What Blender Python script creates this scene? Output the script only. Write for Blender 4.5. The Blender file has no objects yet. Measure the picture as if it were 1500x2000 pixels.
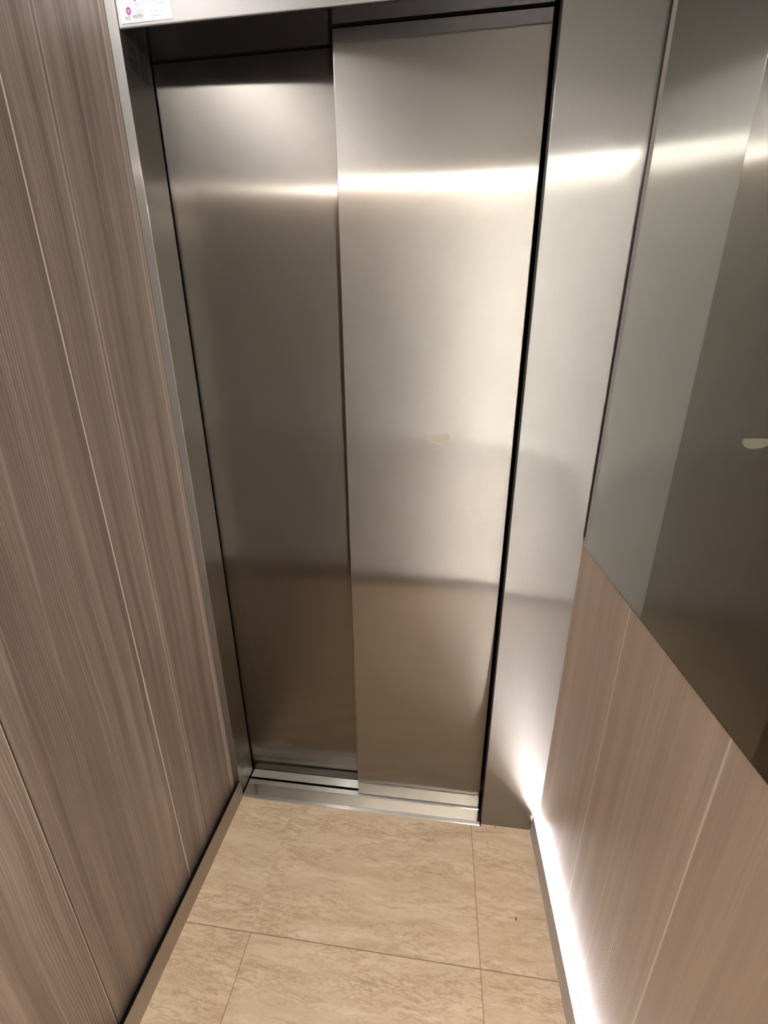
import bpy, bmesh, math, random
from mathutils import Vector, Matrix
random.seed(7)
S = bpy.context.scene
COL = S.collection

# ------------------------------------------------------------------ camera
cam_d = bpy.data.cameras.new('camera')
cam = bpy.data.objects.new('camera', cam_d)
COL.objects.link(cam)
cam_d.sensor_fit = 'HORIZONTAL'
cam_d.sensor_width = 36.0
cam_d.lens = 36.0 * 832.0 / 1500.0
cam_d.clip_start = 0.01
cam.matrix_world = (Matrix.Translation((0.6186, -0.9819, 1.3913)) @ Matrix.Rotation(0.1262, 4, 'Z')
                    @ Matrix.Rotation(1.2324, 4, 'X') @ Matrix.Rotation(-0.0055, 4, 'Z'))
S.camera = cam

# ------------------------------------------------------------------ world, exposure
w = bpy.data.worlds.new('world')
S.world = w
w.use_nodes = True
w.node_tree.nodes['Background'].inputs[0].default_value = (0.0, 0.0, 0.0, 1)
w.node_tree.nodes['Background'].inputs[1].default_value = 0.0
S.view_settings.view_transform = 'Standard'
S.view_settings.look = 'None'
S.view_settings.gamma = 1.0
S.view_settings.use_curve_mapping = False
S.view_settings.exposure = 2.1

LED_FLOOR = 21.0      # strength of the strip in the right skirting
LED_LINE = 16.0
LED_CORNER = 29.0     # upright strip in the rear right corner       # line lamp across the ceiling by the rear wall
LED_LEFT = 20.0           # strip lamp along the top of the left wall
# ------------------------------------------------------------------ sizes (metres)
W = 0.9712      # right wall
XL = -0.02      # left wall
OPEN = 0.80     # door opening, jamb at x = 0
XS = 0.3947     # where the two leaves meet
D1, D2 = 0.0485, 0.098
H = 1.9816      # underside of the header
CEIL = 2.22
BACK = -1.40

# ------------------------------------------------------------------ helpers
def tag(o, label=None, cat=None, group=None, kind=None):
    if label: o['label'] = label
    if cat: o['category'] = cat
    if group: o['group'] = group
    if kind: o['kind'] = kind
    return o

def mesh_obj(name, bm, mats, parent=None, smooth=False):
    me = bpy.data.meshes.new(name)
    bmesh.ops.recalc_face_normals(bm, faces=bm.faces)
    bm.to_mesh(me); bm.free()
    if not isinstance(mats, (list, tuple)): mats = [mats]
    for m in mats: me.materials.append(m)
    if smooth:
        for p in me.polygons: p.use_smooth = True
    o = bpy.data.objects.new(name, me)
    COL.objects.link(o)
    if parent: o.parent = parent
    return o

def empty(name, loc=(0, 0, 0)):
    o = bpy.data.objects.new(name, None)
    o.empty_display_size = 0.05
    o.location = loc
    COL.objects.link(o)
    return o

def add_box(bm, x0, x1, y0, y1, z0, z1, bev=0.0, seg=2, mi=0):
    g = bmesh.ops.create_cube(bm, size=1.0)
    vs = g['verts']
    for v in vs:
        v.co = Vector(((x0 + x1) / 2 + v.co.x * (x1 - x0), (y0 + y1) / 2 + v.co.y * (y1 - y0), (z0 + z1) / 2 + v.co.z * (z1 - z0)))
    es = list({e for v in vs for e in v.link_edges})
    for f in {f for v in vs for f in v.link_faces}: f.material_index = mi
    if bev > 0:
        bmesh.ops.bevel(bm, geom=es, offset=bev, segments=seg, profile=0.5, affect='EDGES')

def box(name, x0, x1, y0, y1, z0, z1, m, parent=None, bev=0.0, seg=2):
    bm = bmesh.new()
    add_box(bm, x0, x1, y0, y1, z0, z1, bev, seg)
    return mesh_obj(name, bm, m, parent)

def add_prism_y(bm, poly, y0, y1, mi=0):
    """closed outline in x,z pulled along y"""
    a = [bm.verts.new((x, y0, z)) for x, z in poly]
    b = [bm.verts.new((x, y1, z)) for x, z in poly]
    n = len(poly)
    fs = [bm.faces.new(a), bm.faces.new(b[::-1])]
    for i in range(n):
        j = (i + 1) % n
        fs.append(bm.faces.new((a[i], b[i], b[j], a[j])))
    for f in fs: f.material_index = mi

def add_prism_x(bm, poly, x0, x1):
    a = [bm.verts.new((x0, y, z)) for y, z in poly]
    b = [bm.verts.new((x1, y, z)) for y, z in poly]
    n = len(poly)
    bm.faces.new(a); bm.faces.new(b[::-1])
    for i in range(n):
        j = (i + 1) % n
        bm.faces.new((a[i], b[i], b[j], a[j]))

# ------------------------------------------------------------------ node helpers
def new_mat(name):
    m = bpy.data.materials.new(name)
    m.use_nodes = True
    nt = m.node_tree
    nt.nodes.clear()
    out = nt.nodes.new('ShaderNodeOutputMaterial')
    return m, nt, out

def N(nt, t, **kw):
    n = nt.nodes.new(t)
    for k, v in kw.items():
        if k in n.inputs: n.inputs[k].default_value = v
        else: setattr(n, k, v)
    return n

def math_(nt, op, a, b=None, c=None, clamp=False):
    n = nt.nodes.new('ShaderNodeMath'); n.operation = op; n.use_clamp = clamp
    for i, s in enumerate((a, b, c)):
        if s is None: continue
        if isinstance(s, (int, float)): n.inputs[i].default_value = s
        else: nt.links.new(s, n.inputs[i])
    return n.outputs[0]

def mix_c(nt, fac, a, b, mode='MIX'):
    n = nt.nodes.new('ShaderNodeMix'); n.data_type = 'RGBA'; n.blend_type = mode
    if isinstance(fac, (int, float)): n.inputs[0].default_value = fac
    else: nt.links.new(fac, n.inputs[0])
    for i, s in ((6, a), (7, b)):
        if isinstance(s, tuple): n.inputs[i].default_value = (*s, 1) if len(s) == 3 else s
        else: nt.links.new(s, n.inputs[i])
    return n.outputs[2]

def ramp(nt, fac, stops, interp='LINEAR'):
    n = nt.nodes.new('ShaderNodeValToRGB')
    n.color_ramp.interpolation = interp
    cr = n.color_ramp
    while len(cr.elements) < len(stops): cr.elements.new(0.5)
    for e, (p, c) in zip(cr.elements, stops):
        e.position = p
        e.color = (c, c, c, 1) if isinstance(c, (int, float)) else (*c, 1)
    nt.links.new(fac, n.inputs[0])
    return n.outputs[0]

def pos_xyz(nt):
    tc = nt.nodes.new('ShaderNodeNewGeometry')
    sp = nt.nodes.new('ShaderNodeSeparateXYZ')
    nt.links.new(tc.outputs['Position'], sp.inputs[0])
    return tc.outputs['Position'], sp.outputs[0], sp.outputs[1], sp.outputs[2]

def mapped(nt, vec, scale, loc=(0, 0, 0), rot=(0, 0, 0)):
    n = nt.nodes.new('ShaderNodeMapping')
    n.inputs['Scale'].default_value = scale
    n.inputs['Location'].default_value = loc
    n.inputs['Rotation'].default_value = rot
    nt.links.new(vec, n.inputs['Vector'])
    return n.outputs[0]

def noise(nt, vec, scale=1.0, detail=2.0, rough=0.5, dist=0.0):
    n = nt.nodes.new('ShaderNodeTexNoise')
    n.inputs['Scale'].default_value = scale
    n.inputs['Detail'].default_value = detail
    n.inputs['Roughness'].default_value = rough
    n.inputs['Distortion'].default_value = dist
    nt.links.new(vec, n.inputs['Vector'])
    return n.outputs[0]

def srgb(r, g, b):
    def f(c):
        c /= 255.0
        return c / 12.92 if c <= 0.04045 else ((c + 0.055) / 1.055) ** 2.4
    return (f(r), f(g), f(b))

# ------------------------------------------------------------------ materials
def steel(name, col, rough=0.22, aniso=0.85, tangent=(1, 0, 0), wide=0.35, wide_rough=0.55, brush=(900, 900, 14), smear=0.25, diff=0.0):
    """brushed stainless: a tight stretched highlight plus a broad scattered one"""
    m, nt, out = new_mat(name)
    p, x, y, z = pos_xyz(nt)
    br = noise(nt, mapped(nt, p, brush), 1.0, 2.0, 0.6)
    sm = noise(nt, mapped(nt, p, (3.0, 3.0, 1.6)), 1.0, 3.0, 0.55, 0.4)
    lo = tuple(c * (1 - 0.035) for c in col); hi = tuple(min(1, c * 1.03) for c in col)
    c1 = mix_c(nt, ramp(nt, br, [(0.3, 0.0), (0.7, 1.0)]), lo, hi)
    c2 = mix_c(nt, math_(nt, 'MULTIPLY', ramp(nt, sm, [(0.35, 0.0), (0.7, 1.0)]), smear), c1,
               tuple(min(1, c * 1.12) for c in col))
    tn = nt.nodes.new('ShaderNodeCombineXYZ')
    for i in range(3): tn.inputs[i].default_value = tangent[i]
    a = nt.nodes.new('ShaderNodeBsdfAnisotropic'); a.distribution = 'GGX'
    a.inputs['Anisotropy'].default_value = aniso
    nt.links.new(c2, a.inputs['Color'])
    nt.links.new(tn.outputs[0], a.inputs['Tangent'])
    r1 = math_(nt, 'ADD', math_(nt, 'MULTIPLY', br, 0.05), rough - 0.025)
    r1 = math_(nt, 'ADD', r1, math_(nt, 'MULTIPLY', math_(nt, 'SUBTRACT', sm, 0.5), 0.06))
    nt.links.new(r1, a.inputs['Roughness'])
    b = nt.nodes.new('ShaderNodeBsdfAnisotropic'); b.distribution = 'GGX'
    b.inputs['Anisotropy'].default_value = aniso * 0.6
    b.inputs['Roughness'].default_value = wide_rough
    nt.links.new(c2, b.inputs['Color'])
    nt.links.new(tn.outputs[0], b.inputs['Tangent'])
    mx = nt.nodes.new('ShaderNodeMixShader'); mx.inputs[0].default_value = wide
    nt.links.new(a.outputs[0], mx.inputs[1]); nt.links.new(b.outputs[0], mx.inputs[2])
    last = mx.outputs[0]
    if diff > 0:
        d = nt.nodes.new('ShaderNodeBsdfDiffuse')
        nt.links.new(c2, d.inputs['Color'])
        m2 = nt.nodes.new('ShaderNodeMixShader'); m2.inputs[0].default_value = diff
        nt.links.new(last, m2.inputs[1]); nt.links.new(d.outputs[0], m2.inputs[2])
        last = m2.outputs[0]
    nt.links.new(last, out.inputs[0])
    return m

def plain(name, col, rough=0.5, metal=0.0, spec=0.5, var=0.06, scale=60):
    m, nt, out = new_mat(name)
    p, x, y, z = pos_xyz(nt)
    n = noise(nt, p, scale, 3.0)
    c = mix_c(nt, n, tuple(k * (1 - var) for k in col), tuple(min(1, k * (1 + var)) for k in col))
    b = N(nt, 'ShaderNodeBsdfPrincipled', Roughness=rough, Metallic=metal)
    b.inputs['Specular IOR Level'].default_value = spec
    nt.links.new(c, b.inputs['Base Color'])
    nt.links.new(b.outputs[0], out.inputs[0])
    return m

def emit(name, col, s):
    m, nt, out = new_mat(name)
    e = N(nt, 'ShaderNodeEmission', Strength=s)
    e.inputs[0].default_value = (*col, 1)
    nt.links.new(e.outputs[0], out.inputs[0])
    return m

def line_mask(nt, coord, c, hw, soft=0.0006):
    """1 inside |coord-c|<hw"""
    d = math_(nt, 'ABSOLUTE', math_(nt, 'SUBTRACT', coord, c))
    n = nt.nodes.new('ShaderNodeMapRange'); n.clamp = True
    n.inputs['From Min'].default_value = hw + soft
    n.inputs['From Max'].default_value = hw
    n.inputs['To Min'].default_value = 0.0; n.inputs['To Max'].default_value = 1.0
    nt.links.new(d, n.inputs['Value'])
    return n.outputs[0]

def wood(name, dark, mid, light, pale, bright_lines, dark_lines, seed=0.0, horiz='y', rough=0.42, grain=1.0):
    """vertical-grain laminate: bands, combed ribs and single pale veins, all printed in the sheet"""
    m, nt, out = new_mat(name)
    p, x, y, z = pos_xyz(nt)
    h = y if horiz == 'y' else x
    # slow sideways wander of the grain with height
    wv = noise(nt, mapped(nt, p, (1.0, 1.0, 1.1), (seed, 0, 0)), 1.6, 2.0, 0.45)
    wander = math_(nt, 'MULTIPLY', math_(nt, 'SUBTRACT', wv, 0.5), 0.030)
    hh = math_(nt, 'ADD', h, wander)
    cb = nt.nodes.new('ShaderNodeCombineXYZ')
    nt.links.new(hh, cb.inputs[0]); nt.links.new(z, cb.inputs[1]); cb.inputs[2].default_value = seed
    v = cb.outputs[0]
    bands = noise(nt, mapped(nt, v, (24.0, 0.35, 1)), 1.0, 2.0, 0.5)
    bands2 = noise(nt, mapped(nt, v, (90.0, 0.7, 1), (3.1, 0, 0)), 1.0, 3.0, 0.6)
    fine = noise(nt, mapped(nt, v, (420.0, 4.0, 1)), 1.0, 2.0, 0.55)
    # ribs: combed growth lines, 4 mm apart, strong in some bands only
    ph = math_(nt, 'ADD', math_(nt, 'MULTIPLY', hh, 2 * math.pi / 0.0050),
               math_(nt, 'MULTIPLY', noise(nt, mapped(nt, v, (9, 0.8, 1), (0, 9, 0)), 1.0, 2.0), 20.0))
    rib = math_(nt, 'MULTIPLY_ADD', math_(nt, 'SINE', ph), 0.5, 0.5)
    ribmask = ramp(nt, noise(nt, mapped(nt, v, (11.0, 0.5, 1), (0, 0, 4.7)), 1.0, 2.0), [(0.46, 0.0), (0.60, 1.0)])
    base = mix_c(nt, ramp(nt, bands, [(0.28, 0.0), (0.72, 1.0)]), dark, light)
    base = mix_c(nt, 0.25, base, mid)
    base = mix_c(nt, math_(nt, 'MULTIPLY', ramp(nt, bands2, [(0.35, 1.0), (0.5, 0.0)]), 0.42), base, dark)
    base = mix_c(nt, math_(nt, 'MULTIPLY', ramp(nt, bands2, [(0.58, 0.0), (0.72, 1.0)]), 0.40), base, light)
    base = mix_c(nt, math_(nt, 'MULTIPLY', math_(nt, 'MULTIPLY', rib, ribmask), 0.55 * grain), base,
                 tuple(c * 0.72 for c in dark))
    base = mix_c(nt, math_(nt, 'MULTIPLY', ramp(nt, fine, [(0.35, 1.0), (0.6, 0.0)]), 0.30 * grain), base,
                 tuple(c * 0.75 for c in dark))
    # long thin pale veins
    veins = noise(nt, mapped(nt, v, (34.0, 0.35, 1), (0, 5, 11)), 1.0, 1.0, 0.4)
    vm = ramp(nt, veins, [(0.545, 0.0), (0.56, 1.0), (0.575, 0.0)])
    base = mix_c(nt, math_(nt, 'MULTIPLY', vm, 0.14), base, pale)
    for c, hw, st in bright_lines:
        base = mix_c(nt, math_(nt, 'MULTIPLY', line_mask(nt, h, c, hw), st), base, pale)
    for c, hw, st in dark_lines:
        base = mix_c(nt, math_(nt, 'MULTIPLY', line_mask(nt, h, c, hw), st), base, (0.02, 0.014, 0.01))
    b = N(nt, 'ShaderNodeBsdfPrincipled', Roughness=rough)
    b.inputs['Specular IOR Level'].default_value = 0.5
    nt.links.new(base, b.inputs['Base Color'])
    bp = N(nt, 'ShaderNodeBump', Strength=0.18, Distance=0.0006)
    nt.links.new(math_(nt, 'SUBTRACT', 1.0, math_(nt, 'MULTIPLY', rib, ribmask)), bp.inputs['Height'])
    nt.links.new(bp.outputs[0], b.inputs['Normal'])
    nt.links.new(b.outputs[0], out.inputs[0])
    return m

def travertine(name):
    m, nt, out = new_mat(name)
    p, x, y, z = pos_xyz(nt)
    # each tile gets its own offset so the veins break at the joints
    tx = math_(nt, 'FLOOR', math_(nt, 'DIVIDE', math_(nt, 'SUBTRACT', x, 0.186), 0.583))
    ty = math_(nt, 'FLOOR', math_(nt, 'DIVIDE', math_(nt, 'ADD', y, 0.3515), 0.583))
    cb = nt.nodes.new('ShaderNodeCombineXYZ')
    nt.links.new(math_(nt, 'ADD', x, math_(nt, 'MULTIPLY', tx, 3.7)), cb.inputs[0])
    nt.links.new(math_(nt, 'ADD', y, math_(nt, 'MULTIPLY', ty, 5.3)), cb.inputs[1])
    nt.links.new(math_(nt, 'MULTIPLY', tx, 1.9), cb.inputs[2])
    v = cb.outputs[0]
    warp = noise(nt, mapped(nt, v, (5, 9, 1)), 1.0, 4.0, 0.6)
    cb2 = nt.nodes.new('ShaderNodeCombineXYZ')
    sp = nt.nodes.new('ShaderNodeSeparateXYZ'); nt.links.new(v, sp.inputs[0])
    nt.links.new(sp.outputs[0], cb2.inputs[0])
    nt.links.new(math_(nt, 'ADD', sp.outputs[1], math_(nt, 'MULTIPLY', math_(nt, 'SUBTRACT', warp, 0.5), 0.045)), cb2.inputs[1])
    nt.links.new(sp.outputs[2], cb2.inputs[2])
    u = cb2.outputs[0]
    cloud = noise(nt, mapped(nt, u, (5, 26, 1)), 1.0, 6.0, 0.68)
    veins = noise(nt, mapped(nt, u, (13.0, 60, 1), (0, 0, 2.0)), 1.0, 6.0, 0.66)
    veins2 = noise(nt, mapped(nt, u, (34.0, 150, 1), (0, 0, 7.0)), 1.0, 5.0, 0.65)
    pits = noise(nt, mapped(nt, v, (120, 160, 1)), 1.0, 3.0, 0.6)
    c = mix_c(nt, ramp(nt, cloud, [(0.32, 0.0), (0.68, 1.0)]), srgb(206, 181, 150), srgb(232, 212, 182))
    patch = ramp(nt, noise(nt, mapped(nt, u, (3.0, 12, 1), (5, 0, 0)), 1.0, 3.0), [(0.40, 0.12), (0.62, 1.0)])
    vm = ramp(nt, veins, [(0.44, 0.0), (0.495, 1.0), (0.53, 0.0)])
    c = mix_c(nt, math_(nt, 'MULTIPLY', math_(nt, 'MULTIPLY', vm, patch), 0.62), c, srgb(166, 134, 100))
    vm2 = ramp(nt, veins2, [(0.36, 1.0), (0.46, 0.0)])
    hair = noise(nt, mapped(nt, u, (22.0, 210, 1), (3, 0, 4.0)), 1.0, 4.0, 0.6)
    hm = ramp(nt, hair, [(0.47, 0.0), (0.50, 1.0), (0.53, 0.0)])
    c = mix_c(nt, math_(nt, 'MULTIPLY', hm, 0.16), c, srgb(170, 138, 102))
    dark = ramp(nt, noise(nt, mapped(nt, u, (7.0, 70, 1), (9, 0, 1.0)), 1.0, 4.0, 0.6), [(0.60, 0.0), (0.66, 1.0)])
    c = mix_c(nt, math_(nt, 'MULTIPLY', dark, 0.34), c, srgb(158, 126, 94))
    c = mix_c(nt, math_(nt, 'MULTIPLY', math_(nt, 'MULTIPLY', vm2, patch), 0.30), c, srgb(176, 146, 110))
    c = mix_c(nt, math_(nt, 'MULTIPLY', ramp(nt, pits, [(0.60, 0.0), (0.70, 1.0)]), 0.22), c, srgb(222, 206, 182))
    c = mix_c(nt, math_(nt, 'MULTIPLY', ramp(nt, pits, [(0.30, 1.0), (0.38, 0.0)]), 0.25), c, srgb(140, 108, 78))
    jm = line_mask(nt, x, 0.7685, 0.0006, 0.0007)
    k = line_mask(nt, x, 0.1855, 0.0006, 0.0007)          # this joint is grouted flush in the first row
    row = math_(nt, 'MULTIPLY_ADD', math_(nt, 'LESS_THAN', y, -0.3515), 0.75, 0.25)
    jm = math_(nt, 'MAXIMUM', jm, math_(nt, 'MULTIPLY', k, row))
    for cc in (-0.3515, -0.9345):
        jm = math_(nt, 'MAXIMUM', jm, line_mask(nt, y, cc, 0.0007, 0.0008))
    c = mix_c(nt, math_(nt, 'MULTIPLY', jm, 0.75), c, srgb(120, 96, 74))
    b = N(nt, 'ShaderNodeBsdfPrincipled', Roughness=0.36)
    b.inputs['Specular IOR Level'].default_value = 0.4
    nt.links.new(c, b.inputs['Base Color'])
    nt.links.new(math_(nt, 'MULTIPLY_ADD', veins, 0.2, 0.26), b.inputs['Roughness'])
    bp = N(nt, 'ShaderNodeBump', Strength=0.35, Distance=0.0008)
    nt.links.new(math_(nt, 'SUBTRACT', 1.0, jm), bp.inputs['Height'])
    nt.links.new(bp.outputs[0], b.inputs['Normal'])
    nt.links.new(b.outputs[0], out.inputs[0])
    return m

STEEL = (0.255, 0.235, 0.209)
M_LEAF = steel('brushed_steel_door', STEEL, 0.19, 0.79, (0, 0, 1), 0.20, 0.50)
M_LEAF_SHADED = steel('brushed_steel_dark_reflection', (0.172, 0.155, 0.134), 0.19, 0.80, (0, 0, 1), 0.07, 0.40)  # darkened copy of the door steel, standing in for a dark reflection
M_SOFFIT = steel('shaded_steel_soffit', (0.12, 0.115, 0.125), 0.14, 0.3, (1, 0, 0), 0.1, 0.4, brush=(14, 900, 900))  # header steel darkened to paint in the shade on its underside
M_PLATE = steel('worn_steel_tread', (0.66, 0.62, 0.56), 0.14, 0.5, (1, 0, 0), 0.15, 0.5, brush=(30, 500, 900))
M_RET = steel('brushed_steel_return', (0.31, 0.294, 0.272), 0.20, 0.82, (0, 0, 1), 0.42, 0.55, diff=0.06)
M_HEAD = steel('brushed_steel_header', (0.50, 0.48, 0.455), 0.45, 0.5, (0, 0, 1), 0.8, 0.8, brush=(14, 900, 900))
M_JAMB = steel('brushed_steel_jamb', (0.30, 0.28, 0.255), 0.20, 0.8, (0, 0, 1), 0.25, 0.5)
M_LIP = steel('pale_aluminium_and_lit_lip', (0.85, 0.80, 0.78), 0.4, 0.3, (0, 1, 0), 0.9, 0.8, brush=(900, 10, 900))  # lightened to carry the strip's glow on the right skirting; also pale trim
M_SKIRT = steel('satin_aluminium_skirting', (0.50, 0.45, 0.39), 0.30, 0.3, (0, 1, 0), 0.5, 0.6, brush=(900, 10, 900))
M_SILL = steel('milled_aluminium_sill', (0.72, 0.69, 0.63), 0.24, 0.7, (1, 0, 0), 0.45, 0.6, brush=(12, 900, 900))
M_BLACK = plain('black_rubber', (0.008, 0.007, 0.007), 0.7, spec=0.2)
M_DARK = plain('dark_shaft_paint', (0.012, 0.011, 0.011), 0.9, spec=0.1)
M_GROOVE = plain('dark_groove_and_shade', (0.02, 0.016, 0.012), 0.8, spec=0.1, var=0.5)  # dark groove colour; also paints the shade in the left skirting trough
dk, md, lt, pl = srgb(98, 83, 74), srgb(134, 117, 105), srgb(164, 147, 132), srgb(232, 216, 200)
M_WOOD_L = wood('grey_brown_laminate', dk, md, lt, pl,
                [(-0.275, 0.0011, 0.75), (-0.1905, 0.0018, 0.22), (-0.1815, 0.0018, 0.22), (-0.018, 0.0045, 0.28), (-0.009, 0.0025, 0.28), (-0.5585, 0.0009, 0.5)],
                [(-0.5570, 0.0009, 1.0), (-0.1860, 0.0022, 0.22), (-0.0132, 0.0012, 0.3)], 0.0)
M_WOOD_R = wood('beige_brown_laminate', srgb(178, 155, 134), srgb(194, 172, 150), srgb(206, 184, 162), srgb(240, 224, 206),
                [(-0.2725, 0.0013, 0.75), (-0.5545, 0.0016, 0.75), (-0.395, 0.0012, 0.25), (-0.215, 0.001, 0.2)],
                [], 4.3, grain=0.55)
M_WOOD_B = wood('rear_laminate', dk, md, lt, pl, [(0.2, 0.0011, 0.6), (0.48, 0.0011, 0.6), (0.76, 0.0011, 0.6)], [], 8.1, horiz='x')
M_FLOOR = travertine('travertine_tile')
M_CEIL = plain('ceiling_panel', (0.20, 0.19, 0.18), 0.35, metal=0.6)
M_PAPER = plain('white_paper', srgb(236, 230, 232), 0.6, spec=0.3, var=0.01)
M_LED = emit('led_diffuser', (1.0, 0.95, 0.97), LED_FLOOR)
M_LINE = emit('line_lamp_diffuser', (1.0, 0.965, 0.93), LED_LINE)
M_CORNER = emit('corner_strip_diffuser', (1.0, 0.96, 0.92), LED_CORNER)
M_LEFT = emit('left_strip_diffuser', (0.97, 0.97, 1.0), LED_LEFT)

# ------------------------------------------------------------------ room shell
bm = bmesh.new()
add_box(bm, XL - 0.05, W + 0.05, BACK - 0.05, -0.0075, -0.03, 0.0)
add_box(bm, OPEN - 0.003, W + 0.05, -0.0075, -0.0003, -0.03, 0.0)
add_box(bm, XL - 0.05, 0.0070, -0.0075, -0.0016, -0.03, 0.0)
tag(mesh_obj('floor', bm, M_FLOOR),
    'polished beige travertine tile floor with thin joints', 'floor', kind='structure')
tag(box('ceiling', XL - 0.05, W + 0.05, BACK - 0.05, 0.0, CEIL, CEIL + 0.03, M_CEIL),
    'dark metal cabin ceiling above the frame', 'ceiling', kind='structure')
tag(box('wall_left', XL - 0.03, XL, BACK, -0.0003, 0.040, CEIL, M_WOOD_L, bev=0.0006, seg=1),
    'grey-brown wood grain laminate wall on the left', 'wall', kind='structure')
tag(box('wall_right', W, W + 0.03, BACK, -0.0005, 0.074, CEIL, M_WOOD_R, bev=0.0006, seg=1),
    'beige wood grain laminate wall on the right below the mirror', 'wall', kind='structure')
tag(box('wall_back', XL - 0.05, W + 0.05, BACK - 0.03, BACK, 0.0, CEIL, M_WOOD_B),
    'wood grain laminate rear wall behind the viewer', 'wall', kind='structure')
tag(box('wall_shaft', -0.25, 1.25, 0.175, 0.20, -0.05, 2.25, M_DARK),
    'black lift shaft wall glimpsed through the gaps around the doors', 'wall', kind='structure')

# right front return panel: a folded steel sheet
bm = bmesh.new()
add_box(bm, OPEN, W + 0.008, 0.0, 0.0040, 0.0, CEIL, 0.0011, 2)
tag(mesh_obj('wall_front', bm, M_RET), 'brushed steel front panel between the doors and the wood wall', 'wall panel', kind='structure')

M_SEAL = plain('dark_brown_seal_and_gap', (0.035, 0.028, 0.024), 0.55, spec=0.4)
box('edge_seal', OPEN + 0.0006, OPEN + 0.012, 0.0042, 0.0290, 0.0, CEIL, M_SEAL, bpy.data.objects['wall_front'])
box('corner_gap_strip', W - 0.0007, W + 0.004, -0.0142, -0.0008, 1.0, CEIL - 0.001, M_SEAL, bpy.data.objects['wall_right'])  # dark strip standing in for an open gap at the corner

# ------------------------------------------------------------------ left jamb with vent perforations
JX = -0.06
vents = []      # (y0,y1,z0,z1)
for (z0, z1) in ((1.9330, 1.9790), (0.0800, 0.1200)):
    for (y0, y1) in ((0.0180, 0.0445), (0.0520, 0.0785)):
        vents.append((y0, y1, z0, z1))
JB = 0.0895
jamb = empty('trim_1', (0, 0.045, 0))
tag(jamb, 'narrow steel door jamb on the left with small vent holes at top and bottom', 'door jamb', kind='structure')
def J(v): return (v[0], v[1] - 0.045, v[2])
bm = bmesh.new()
# skin with rectangular openings, built as strips
ys = [0.0, 0.0180, 0.0445, 0.0520, 0.0785, JB]
zs = [0.0, 0.0800, 0.1200, 1.9330, 1.9790, CEIL]
for i in range(5):
    for k in range(5):
        hole = i in (1, 3) and k in (1, 3)
        if hole: continue
        vs = [bm.verts.new(J((0, a, b))) for a, b in ((ys[i], zs[k]), (ys[i + 1], zs[k]), (ys[i + 1], zs[k + 1]), (ys[i], zs[k + 1]))]
        bm.faces.new(vs)
bmesh.ops.remove_doubles(bm, verts=bm.verts, dist=1e-6)
# front edge roll and front face
r = 0.0014
prof = [(-0.0, 0.0)]
for q in range(1, 5):
    a = q / 4 * math.pi / 2
    prof.append((-r + r * math.cos(a) - 0.0, -r * math.sin(a)))
prof += [(JX, -r)]
nf0 = len(bm.faces)
va = [bm.verts.new(J((px, py + 0.0, 0.0))) for px, py in prof]
vb = [bm.verts.new(J((px, py + 0.0, CEIL))) for px, py in prof]
for i in range(len(prof) - 1):
    bm.faces.new((va[i], va[i + 1], vb[i + 1], vb[i])).material_index = 1
# rear return
c4 = [bm.verts.new(J(q)) for q in ((0, JB, 0), (JX, JB, 0), (JX, JB, CEIL), (0, JB, CEIL))]
bm.faces.new(c4)
c5 = [bm.verts.new(J(q)) for q in ((JX, -r, 0), (JX, JB, 0), (JX, JB, CEIL), (JX, -r, CEIL))]
bm.faces.new(c5)
bmesh.ops.remove_doubles(bm, verts=bm.verts, dist=1e-6)
mesh_obj('jamb_face', bm, [M_JAMB, M_RET], jamb)
# black cavity behind the perforations
bm = bmesh.new()
for (y0, y1, z0, z1) in vents:
    add_box(bm, -0.016, -0.012, y0 - 0.045 - 0.002, y1 - 0.045 + 0.002, z0 - 0.002, z1 + 0.002)
mesh_obj('cavity_backing', bm, M_BLACK, jamb)
for (y0, y1, z0, z1) in vents:
    bm = bmesh.new()
    ny, nz = 4, (12 if z0 > 1 else 10)
    dy, dz = (y1 - y0) / ny, (z1 - z0) / nz
    for j in range(nz):
        off = 0
        for i in range(ny):
            cy, cz = y0 + (i + .5) * dy, z0 + (j + .5) * dz
            sh = 0.12 * dz * (1 if (i % 2) else -1)
            outer = [(cy + sy * dy / 2, cz + sz * dz / 2) for sy, sz in ((-1, -1), (0, -1), (1, -1), (1, 0), (1, 1), (0, 1), (-1, 1), (-1, 0))]
            inner = []
            for k in range(8):
                a = -3 * math.pi / 4 + k * math.pi / 4
                inner.append((cy + 0.47 * dy * math.cos(a), cz + sh + 0.37 * dz * math.sin(a)))
            vo = [bm.verts.new(J((0, a, b))) for a, b in outer]
            vi = [bm.verts.new(J((0, a, b))) for a, b in inner]
            vd = [bm.verts.new(J((-0.0012, a, b))) for a, b in inner]
            for k in range(8):
                l = (k + 1) % 8
                bm.faces.new((vo[k], vo[l], vi[l], vi[k]))
                bm.faces.new((vi[k], vi[l], vd[l], vd[k]))
    bmesh.ops.remove_doubles(bm, verts=bm.verts, dist=1e-6)
    g = mesh_obj('vent_grille', bm, M_JAMB, jamb)
# rubber seal between jamb and leaf
box('rubber_seal', -0.02, -0.0025, JB - 0.045 + 0.0001, 0.0945 - 0.045, 0.0, 1.975, M_BLACK, jamb)

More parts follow.
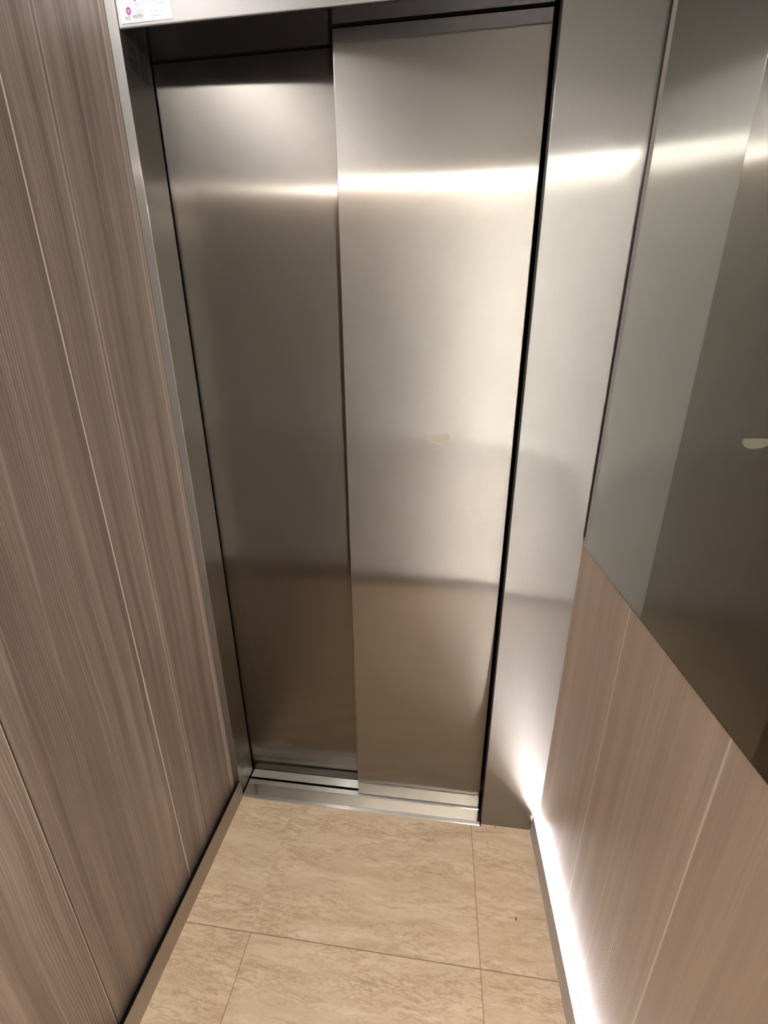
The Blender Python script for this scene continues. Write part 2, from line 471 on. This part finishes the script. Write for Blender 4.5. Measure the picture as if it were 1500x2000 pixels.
# ------------------------------------------------------------------ header (transom)
head = empty('trim_2', (0.4, 0.0, H))
tag(head, 'brushed steel header above the sliding doors', 'door header', kind='structure')
def box_h(name, x0, x1, y0, y1, z0, z1, m, bev=0.0, seg=3):
    return box(name, x0 - 0.4, x1 - 0.4, y0, y1, z0 - H, z1 - H, m, head, bev, seg)
box_h('transom_panel', 0.0005, OPEN - 0.0005, 0.0, 0.0060, H, CEIL, M_HEAD, 0.0022, 4)
bm = bmesh.new()
add_prism_y(bm, [(0.0005 - 0.4, 0.0006), (OPEN - 0.0005 - 0.4, 0.0006), (OPEN - 0.0005 - 0.4, 0.012), (0.0005 - 0.4, 0.012)], 0.0061, 0.0425)
add_box(bm, 0.0005 - 0.4, XS - 0.006 - 0.4, 0.0425, 0.0945, 0.0006, 0.012)
mesh_obj('soffit', bm, M_SOFFIT, head)
box_h('door_track_cover', 0.0005, OPEN + 0.03, 0.0950, 0.170, H + 0.0015, CEIL, M_BLACK)
box_h('hanger_shroud', XS - 0.006, OPEN + 0.03, 0.0426, 0.0949, H + 0.004, CEIL, M_BLACK)

# ------------------------------------------------------------------ doors
def leaf(name, x0, x1, yf, label, mat):
    t = empty(name, ((x0 + x1) / 2, yf, 0.006))
    tag(t, label, 'door leaf', kind='structure')
    cx = (x0 + x1) / 2
    bm = bmesh.new()
    add_box(bm, x0 - cx, x1 - cx, 0.0, 0.028, 0.0, 1.9742, 0.0014, 3)
    mesh_obj('door_panel', bm, mat, t)
    for gx in (x0 + 0.08, x1 - 0.08):
        box('guide_shoe', gx - cx - 0.02, gx - cx + 0.02, 0.011, 0.017, -0.012, 0.0, M_BLACK, t)
    return t
dl = leaf('door_1', -0.0015, XS + 0.035, D2, 'left sliding steel door leaf, set further back', M_LEAF_SHADED)
dr = leaf('door_2', XS, OPEN - 0.0045, D1, 'right sliding steel door leaf, nearest with a pale smudge', M_LEAF)
# pale half-moon mark of old adhesive on the right leaf
bm = bmesh.new()
pts = []
wd, ht = 0.0285, 0.021
for k in range(25):
    a = math.pi * k / 24
    pts.append((-wd * math.cos(a) * (1 + 0.04 * math.sin(5 * a)), -ht * math.sin(a) ** 0.8 * (1 + 0.05 * math.sin(3 * a + 1))))
top = [(wd * 0.86, 0.0016), (0.0, 0.0022), (-wd * 0.86, 0.0016)]
poly = pts + top
cxr = (XS + OPEN - 0.0045) / 2
f = [bm.verts.new((x, -0.00025, z)) for x, z in poly]
b_ = [bm.verts.new((x, 0.0003, z)) for x, z in poly]
bm.faces.new(f); bm.faces.new(b_[::-1])
for i in range(len(poly)):
    j = (i + 1) % len(poly)
    bm.faces.new((f[i], b_[i], b_[j], f[j]))
M_MARK = plain('adhesive_residue', srgb(156, 148, 133), 0.5, metal=0.35, spec=0.4, var=0.05, scale=300)
mk = mesh_obj('adhesive_mark', bm, M_MARK, dr)
mk.location = (0.6195 - cxr, 0.0, 1.2265 - 0.006)
mk['label'] = 'pale half-moon residue mark'
# worn corner cap at the foot of the right leaf
box('corner_stop', OPEN - 0.0165 - cxr, OPEN - 0.0135 - cxr, -0.0012, 0.0, 0.050, 0.053, M_SILL, dr, 0.0004, 1)

# ------------------------------------------------------------------ sill
sill = empty('trim_3', (0.4, 0.0, 0.0))
tag(sill, 'metal door sill with two running grooves', 'door sill', kind='structure')
def sb(name, x0, x1, y0, y1, z0, z1, m, bev=0.0004, seg=1):
    return box(name, x0 - 0.4, x1 - 0.4, y0, y1, z0, z1, m, sill, bev, seg)
SX0, SX1 = 0.0035, OPEN - 0.004
bm = bmesh.new()
add_prism_x(bm, [(-0.0072, -0.02), (-0.0072, 0.0012), (-0.0060, 0.0024), (0.0035, 0.0030), (0.0048, 0.0022), (0.0052, -0.02)], SX0 - 0.4, SX1 - 0.4)
mesh_obj('sill_nose', bm, M_SILL, sill)
sb('tread_plate', SX0, SX1, 0.0055, 0.0430, -0.02, 0.0012, M_PLATE)
sb('groove_lip', SX0, SX1, 0.0436, 0.0605, -0.02, 0.0022, M_SILL)
bm = bmesh.new()
y = 0.0695
while y < 0.0975:
    add_box(bm, SX0 - 0.4, SX1 - 0.4, y, y + 0.0024, -0.02, 0.0022, 0.0005, 1)
    y += 0.0031
add_box(bm, SX0 - 0.4, SX1 - 0.4, 0.0695, 0.0985, -0.02, 0.0010)
mesh_obj('ribbed_tread', bm, M_SILL, sill)
sb('rear_lip', -0.002, OPEN + 0.02, 0.119, 0.165, -0.02, 0.0020, M_SILL)
sb('groove_bed', -0.002, OPEN + 0.02, 0.0, 0.165, -0.03, -0.0202, M_GROOVE, 0)
# end caps that close the sill against jamb and return panel
sb('end_cap', SX1 + 0.0002, OPEN - 0.0002, -0.0072, 0.047, -0.02, 0.0010, M_BLACK)

# ------------------------------------------------------------------ skirtings
def skirting(name, xs, xw, sgn, label):
    """sgn +1: opens toward +x (left wall); xs = foot on the floor, xw = wall plane"""
    t = empty(name, (xs, -0.7, 0))
    tag(t, label, 'skirting', kind='structure')
    def X(v): return v - xs
    y0, y1 = BACK + 0.001 + 0.7, -0.0018 + 0.7
    bm = bmesh.new()
    th = 0.0018 * sgn
    top = xs - sgn * 0.0030
    add_prism_y(bm, [(X(xs), 0.0), (X(top), 0.066), (X(top - th), 0.066), (X(xs - th), 0.0)], y0, y1)
    mesh_obj('face_strip', bm, M_LIP if sgn < 0 else M_SKIRT, t)  # right face paler: the strip's glow is put into its colour
    bm = bmesh.new()
    lo, hi = sorted((xs - th * 1.01, xw - sgn * 0.02))
    add_box(bm, X(lo), X(hi), y0, y1, 0.0, 0.030)
    mesh_obj('base_channel', bm, M_LIP if sgn < 0 else M_GROOVE, t)  # shade of the unlit left trough painted as a dark colour
    bm = bmesh.new()
    lo, hi = sorted((xw - sgn * 0.004, xw - sgn * 0.02))
    add_box(bm, X(lo), X(hi), y0, y1, 0.0302, 0.073 if sgn < 0 else 0.0398)
    mesh_obj('back_strip', bm, M_SKIRT if sgn < 0 else M_GROOVE, t)
    return t
skirting('baseboard_left', 0.0058, XL, +1, 'steel skirting strip along the left wall, unlit')
skirting('baseboard_right', 0.9502, W, -1, 'metal skirting along the right wall holding the light strip')

eb = box('shadow_line_strip', W - 0.0006, W + 0.006, BACK + 0.002, -0.0006, 0.0705, 0.0738, M_BLACK, bpy.data.objects['wall_right'])  # black strip painting the shadow line under the wall panel
led = empty('light_strip', (0.962, -0.7, 0.0302))
tag(led, 'glowing white light strip along the foot of the right wall', 'light strip')
bm = bmesh.new()
add_box(bm, -0.0082, 0.0120, BACK + 0.7 + 0.004, 0.7 - 0.0004, 0.0, 0.006)
mesh_obj('channel', bm, M_LIP, led)
bm = bmesh.new()
a0, a1 = -0.0025, 0.0095
prof = []
for k in range(9):
    t_ = k / 8
    prof.append((a0 + (a1 - a0) * t_, 0.0080 + 0.0025 * math.sin(math.pi * t_)))
prof += [(a1, 0.0062), (a0, 0.0062)]
add_prism_y(bm, prof, BACK + 0.7 + 0.005, 0.7 - 0.0006)
mesh_obj('diffuser', bm, M_LED, led)['label'] = 'glowing white diffuser'

# ------------------------------------------------------------------ mirror
mirror = empty('wall_mirror', (W, -0.62, 0.9796))
tag(mirror, 'tall frameless mirror on the upper right wall reflecting the steel doors', 'mirror')
my0, my1, mz0, mz1 = -1.36 + 0.62, -0.0355 + 0.62, 0.0, 2.185 - 0.9796
m, nt, out = new_mat('silvered_mirror')
p, x, y, z = pos_xyz(nt)
g = N(nt, 'ShaderNodeBsdfAnisotropic', Roughness=0.015); g.distribution = 'GGX'
g.inputs['Color'].default_value = (0.58, 0.60, 0.57, 1)
nt.links.new(math_(nt, 'MULTIPLY_ADD', noise(nt, p, 9.0, 3.0), 0.02, 0.005), g.inputs['Roughness'])
nt.links.new(g.outputs[0], out.inputs[0])
M_MIRROR = m
M_EDGE = plain('green_glass_edge', (0.05, 0.075, 0.06), 0.2, spec=0.6)
bm = bmesh.new()
add_box(bm, -0.0034, 0.0, my0, my1, mz0, mz1)
mesh_obj('glass_edge', bm, M_EDGE, mirror)['label'] = 'dark green polished glass edge'
box('mirror_face', -0.0037, -0.00345, my0 + 0.0016, my1 - 0.0012, mz0 + 0.0018, mz1 - 0.0016, M_MIRROR, mirror)

box('side_trim', -0.0030, 0.0, -0.0340 + 0.62 - 0.0005, -0.0148 + 0.62, 0.004, mz1, M_LIP, mirror, 0.0008, 2)
mirror.children[-1]['label'] = 'pale aluminium side trim'

# ------------------------------------------------------------------ paper notice on the header
note = empty('paper_notice', (0.0585, -0.0006, 1.9875))
tag(note, 'white inspection sheet taped to the header with handwriting and a pink round logo', 'notice')
nw, nh = 0.1005, 0.140
bm = bmesh.new()
add_box(bm, -nw / 2, nw / 2, -0.0002, 0.0003, 0.0, nh)
mesh_obj('sheet', bm, M_PAPER, note)
M_INK = plain('violet_ink', srgb(52, 40, 92), 0.6, spec=0.1)
M_INKB = plain('black_ink', srgb(50, 44, 58), 0.6, spec=0.1)
M_GREY = plain('grey_print', srgb(118, 114, 120), 0.6, spec=0.1)
M_PINK = plain('magenta_print', srgb(128, 58, 112), 0.6, spec=0.1)
M_PINKL = plain('pink_print', srgb(196, 124, 180), 0.6, spec=0.1)
def U(px, pz): return (px - 0.0585, pz - 1.9875)
def text(name, body, px, pz, size, mat, shear=0.0, sx=1.0, rot=0.0):
    cu = bpy.data.curves.new(name, 'FONT')
    cu.body = body; cu.size = size; cu.shear = shear; cu.extrude = 0.00003
    cu.offset = size * 0.010
    cu.align_x = 'CENTER'; cu.align_y = 'CENTER'
    tmp = bpy.data.objects.new(name, cu)
    COL.objects.link(tmp)
    me = bpy.data.meshes.new_from_object(tmp.evaluated_get(bpy.context.evaluated_depsgraph_get()))
    bpy.data.objects.remove(tmp); bpy.data.curves.remove(cu)
    me.materials.clear(); me.materials.append(mat)
    o = bpy.data.objects.new(name, me)
    COL.objects.link(o); o.parent = note
    a, b = U(px, pz)
    o.location = (a, -0.00028, b)
    o.rotation_euler = (math.pi / 2, rot, 0)
    o.scale = (sx, 1, 1)
    return o
# logo ring
bm = bmesh.new()
def ring(bm, cx, cz, r0, r1, yy, n=32):
    a = [bm.verts.new((cx + r0 * math.cos(2 * math.pi * k / n), yy, cz + 1.15 * r0 * math.sin(2 * math.pi * k / n))) for k in range(n)]
    if r1 <= 0:
        bm.faces.new(a); return
    b = [bm.verts.new((cx + r1 * math.cos(2 * math.pi * k / n), yy, cz + 1.15 * r1 * math.sin(2 * math.pi * k / n))) for k in range(n)]
    for k in range(n):
        j = (k + 1) % n
        bm.faces.new((a[k], a[j], b[j], b[k]))
lx, lz = U(0.0245, 2.0040)
ring(bm, lx, lz, 0.0050, 0.0024, -0.00030)
lg = mesh_obj('logo_ring', bm, M_PINK, note)
bm = bmesh.new()
ring(bm, lx, lz, 0.0024, 0, -0.00031)
mesh_obj('logo_centre', bm, M_PINKL, lg)
text('printed_name', 'embarba', 0.0425, 2.0030, 0.0068, M_GREY)
text('handwriting', 'NE199093', 0.0335, 1.9945, 0.0085, M_INKB, shear=0.15, rot=-0.03)
text('handwriting', '5', 0.0400, 2.0200, 0.012, M_INK, shear=0.1)
text('handwriting', '12', 0.0600, 2.0190, 0.009, M_INK, shear=0.1)
text('handwriting', '8', 0.0730, 2.0200, 0.010, M_INK, shear=0.1)
text('handwriting', '68', 0.0910, 2.0200, 0.011, M_INK, shear=0.1)
# ruled form lines and unreadable fine print
bm = bmesh.new()
def bar(px0, px1, pz0, pz1):
    a, b = U(px0, pz0); c, d = U(px1, pz1)
    add_box(bm, a, c, -0.00029, -0.0002, b, d)
for zz in (2.0140, 2.0240, 2.0400, 2.0560, 2.0720, 2.0880):
    bar(0.0150, 0.0990, zz, zz + 0.0006)
for xx in (0.0150, 0.0545, 0.0670, 0.0810, 0.0985):
    bar(xx, xx + 0.0006, 2.0140, 2.0880)
bar(0.0150, 0.0545, 1.9895, 1.9900)
bar(0.0660, 0.0900, 1.9995, 2.0002)
rr = random.Random(3)
for row, (x0, x1, zz) in enumerate(((0.0670, 0.0870, 1.9935), (0.0770, 0.0800, 2.0095), (0.0870, 0.0900, 2.0095), (0.0935, 0.0960, 2.0095), (0.0380, 0.0470, 1.9985), (0.0395, 0.0460, 2.0105))):
    xx = x0
    while xx < x1:
        ww = rr.uniform(0.0008, 0.0016)
        bar(xx, xx + ww, zz, zz + rr.uniform(0.0010, 0.0022))
        xx += ww + 0.0005
mesh_obj('form_lines', bm, M_GREY, note)

# ------------------------------------------------------------------ ceiling lamps (above the frame, seen as reflections)
lamp = empty('ceiling_light', (0.475, -1.372, CEIL))
tag(lamp, 'long thin line lamp across the ceiling near the rear wall', 'ceiling light')
box('housing', -0.47, 0.47, -0.022, 0.022, -0.006, 0.0, M_SKIRT, lamp, 0.001, 1)
box('diffuser', -0.465, 0.465, -0.016, 0.016, -0.0085, -0.0062, M_LINE, lamp)
lamp2 = empty('ceiling_light', (-0.004, -0.68, CEIL))
tag(lamp2, 'long thin strip lamp along the top of the left wall', 'ceiling light')
box('housing', -0.015, 0.016, -0.66, 0.665, -0.006, 0.0, M_SKIRT, lamp2, 0.001, 1)
box('diffuser', -0.011, 0.012, -0.655, 0.66, -0.0085, -0.0062, M_LEFT, lamp2)
corner = empty('corner_light', (0.935, -1.385, 0.07))
tag(corner, 'upright light strip in the rear right corner', 'corner light')
box('channel', -0.014, 0.014, -0.014, 0.0, 0.0, CEIL - 0.09, M_SKIRT, corner, 0.001, 1)
box('diffuser', -0.010, 0.010, 0.0002, 0.004, 0.004, CEIL - 0.094, M_CORNER, corner)

# ------------------------------------------------------------------ crumbs on the floor
M_SPECK = plain('dark_crumb', srgb(70, 34, 26), 0.7, spec=0.2, var=0.3, scale=800)
def speck(x, y, l, wd, rz, label):
    bm = bmesh.new()
    bmesh.ops.create_icosphere(bm, subdivisions=2, radius=1.0)
    for v in bm.verts:
        k = 1 + 0.25 * math.sin(5 * v.co.x + 3 * v.co.y)
        v.co = Vector((v.co.x * l * k, v.co.y * wd * k, (v.co.z + 1) * 0.0007))
    o = mesh_obj('crumb', bm, M_SPECK, smooth=True)
    o.location = (x, y, 0.0); o.rotation_euler = (0, 0, rz)
    tag(o, label, 'crumb')
speck(0.8706, -0.2394, 0.0046, 0.0016, 1.3, 'tiny dark red crumb alone on the tile near the light strip')
speck(0.8440, -0.0050, 0.0020, 0.0018, 0.2, 'tiny dark crumb against the foot of the steel front panel')
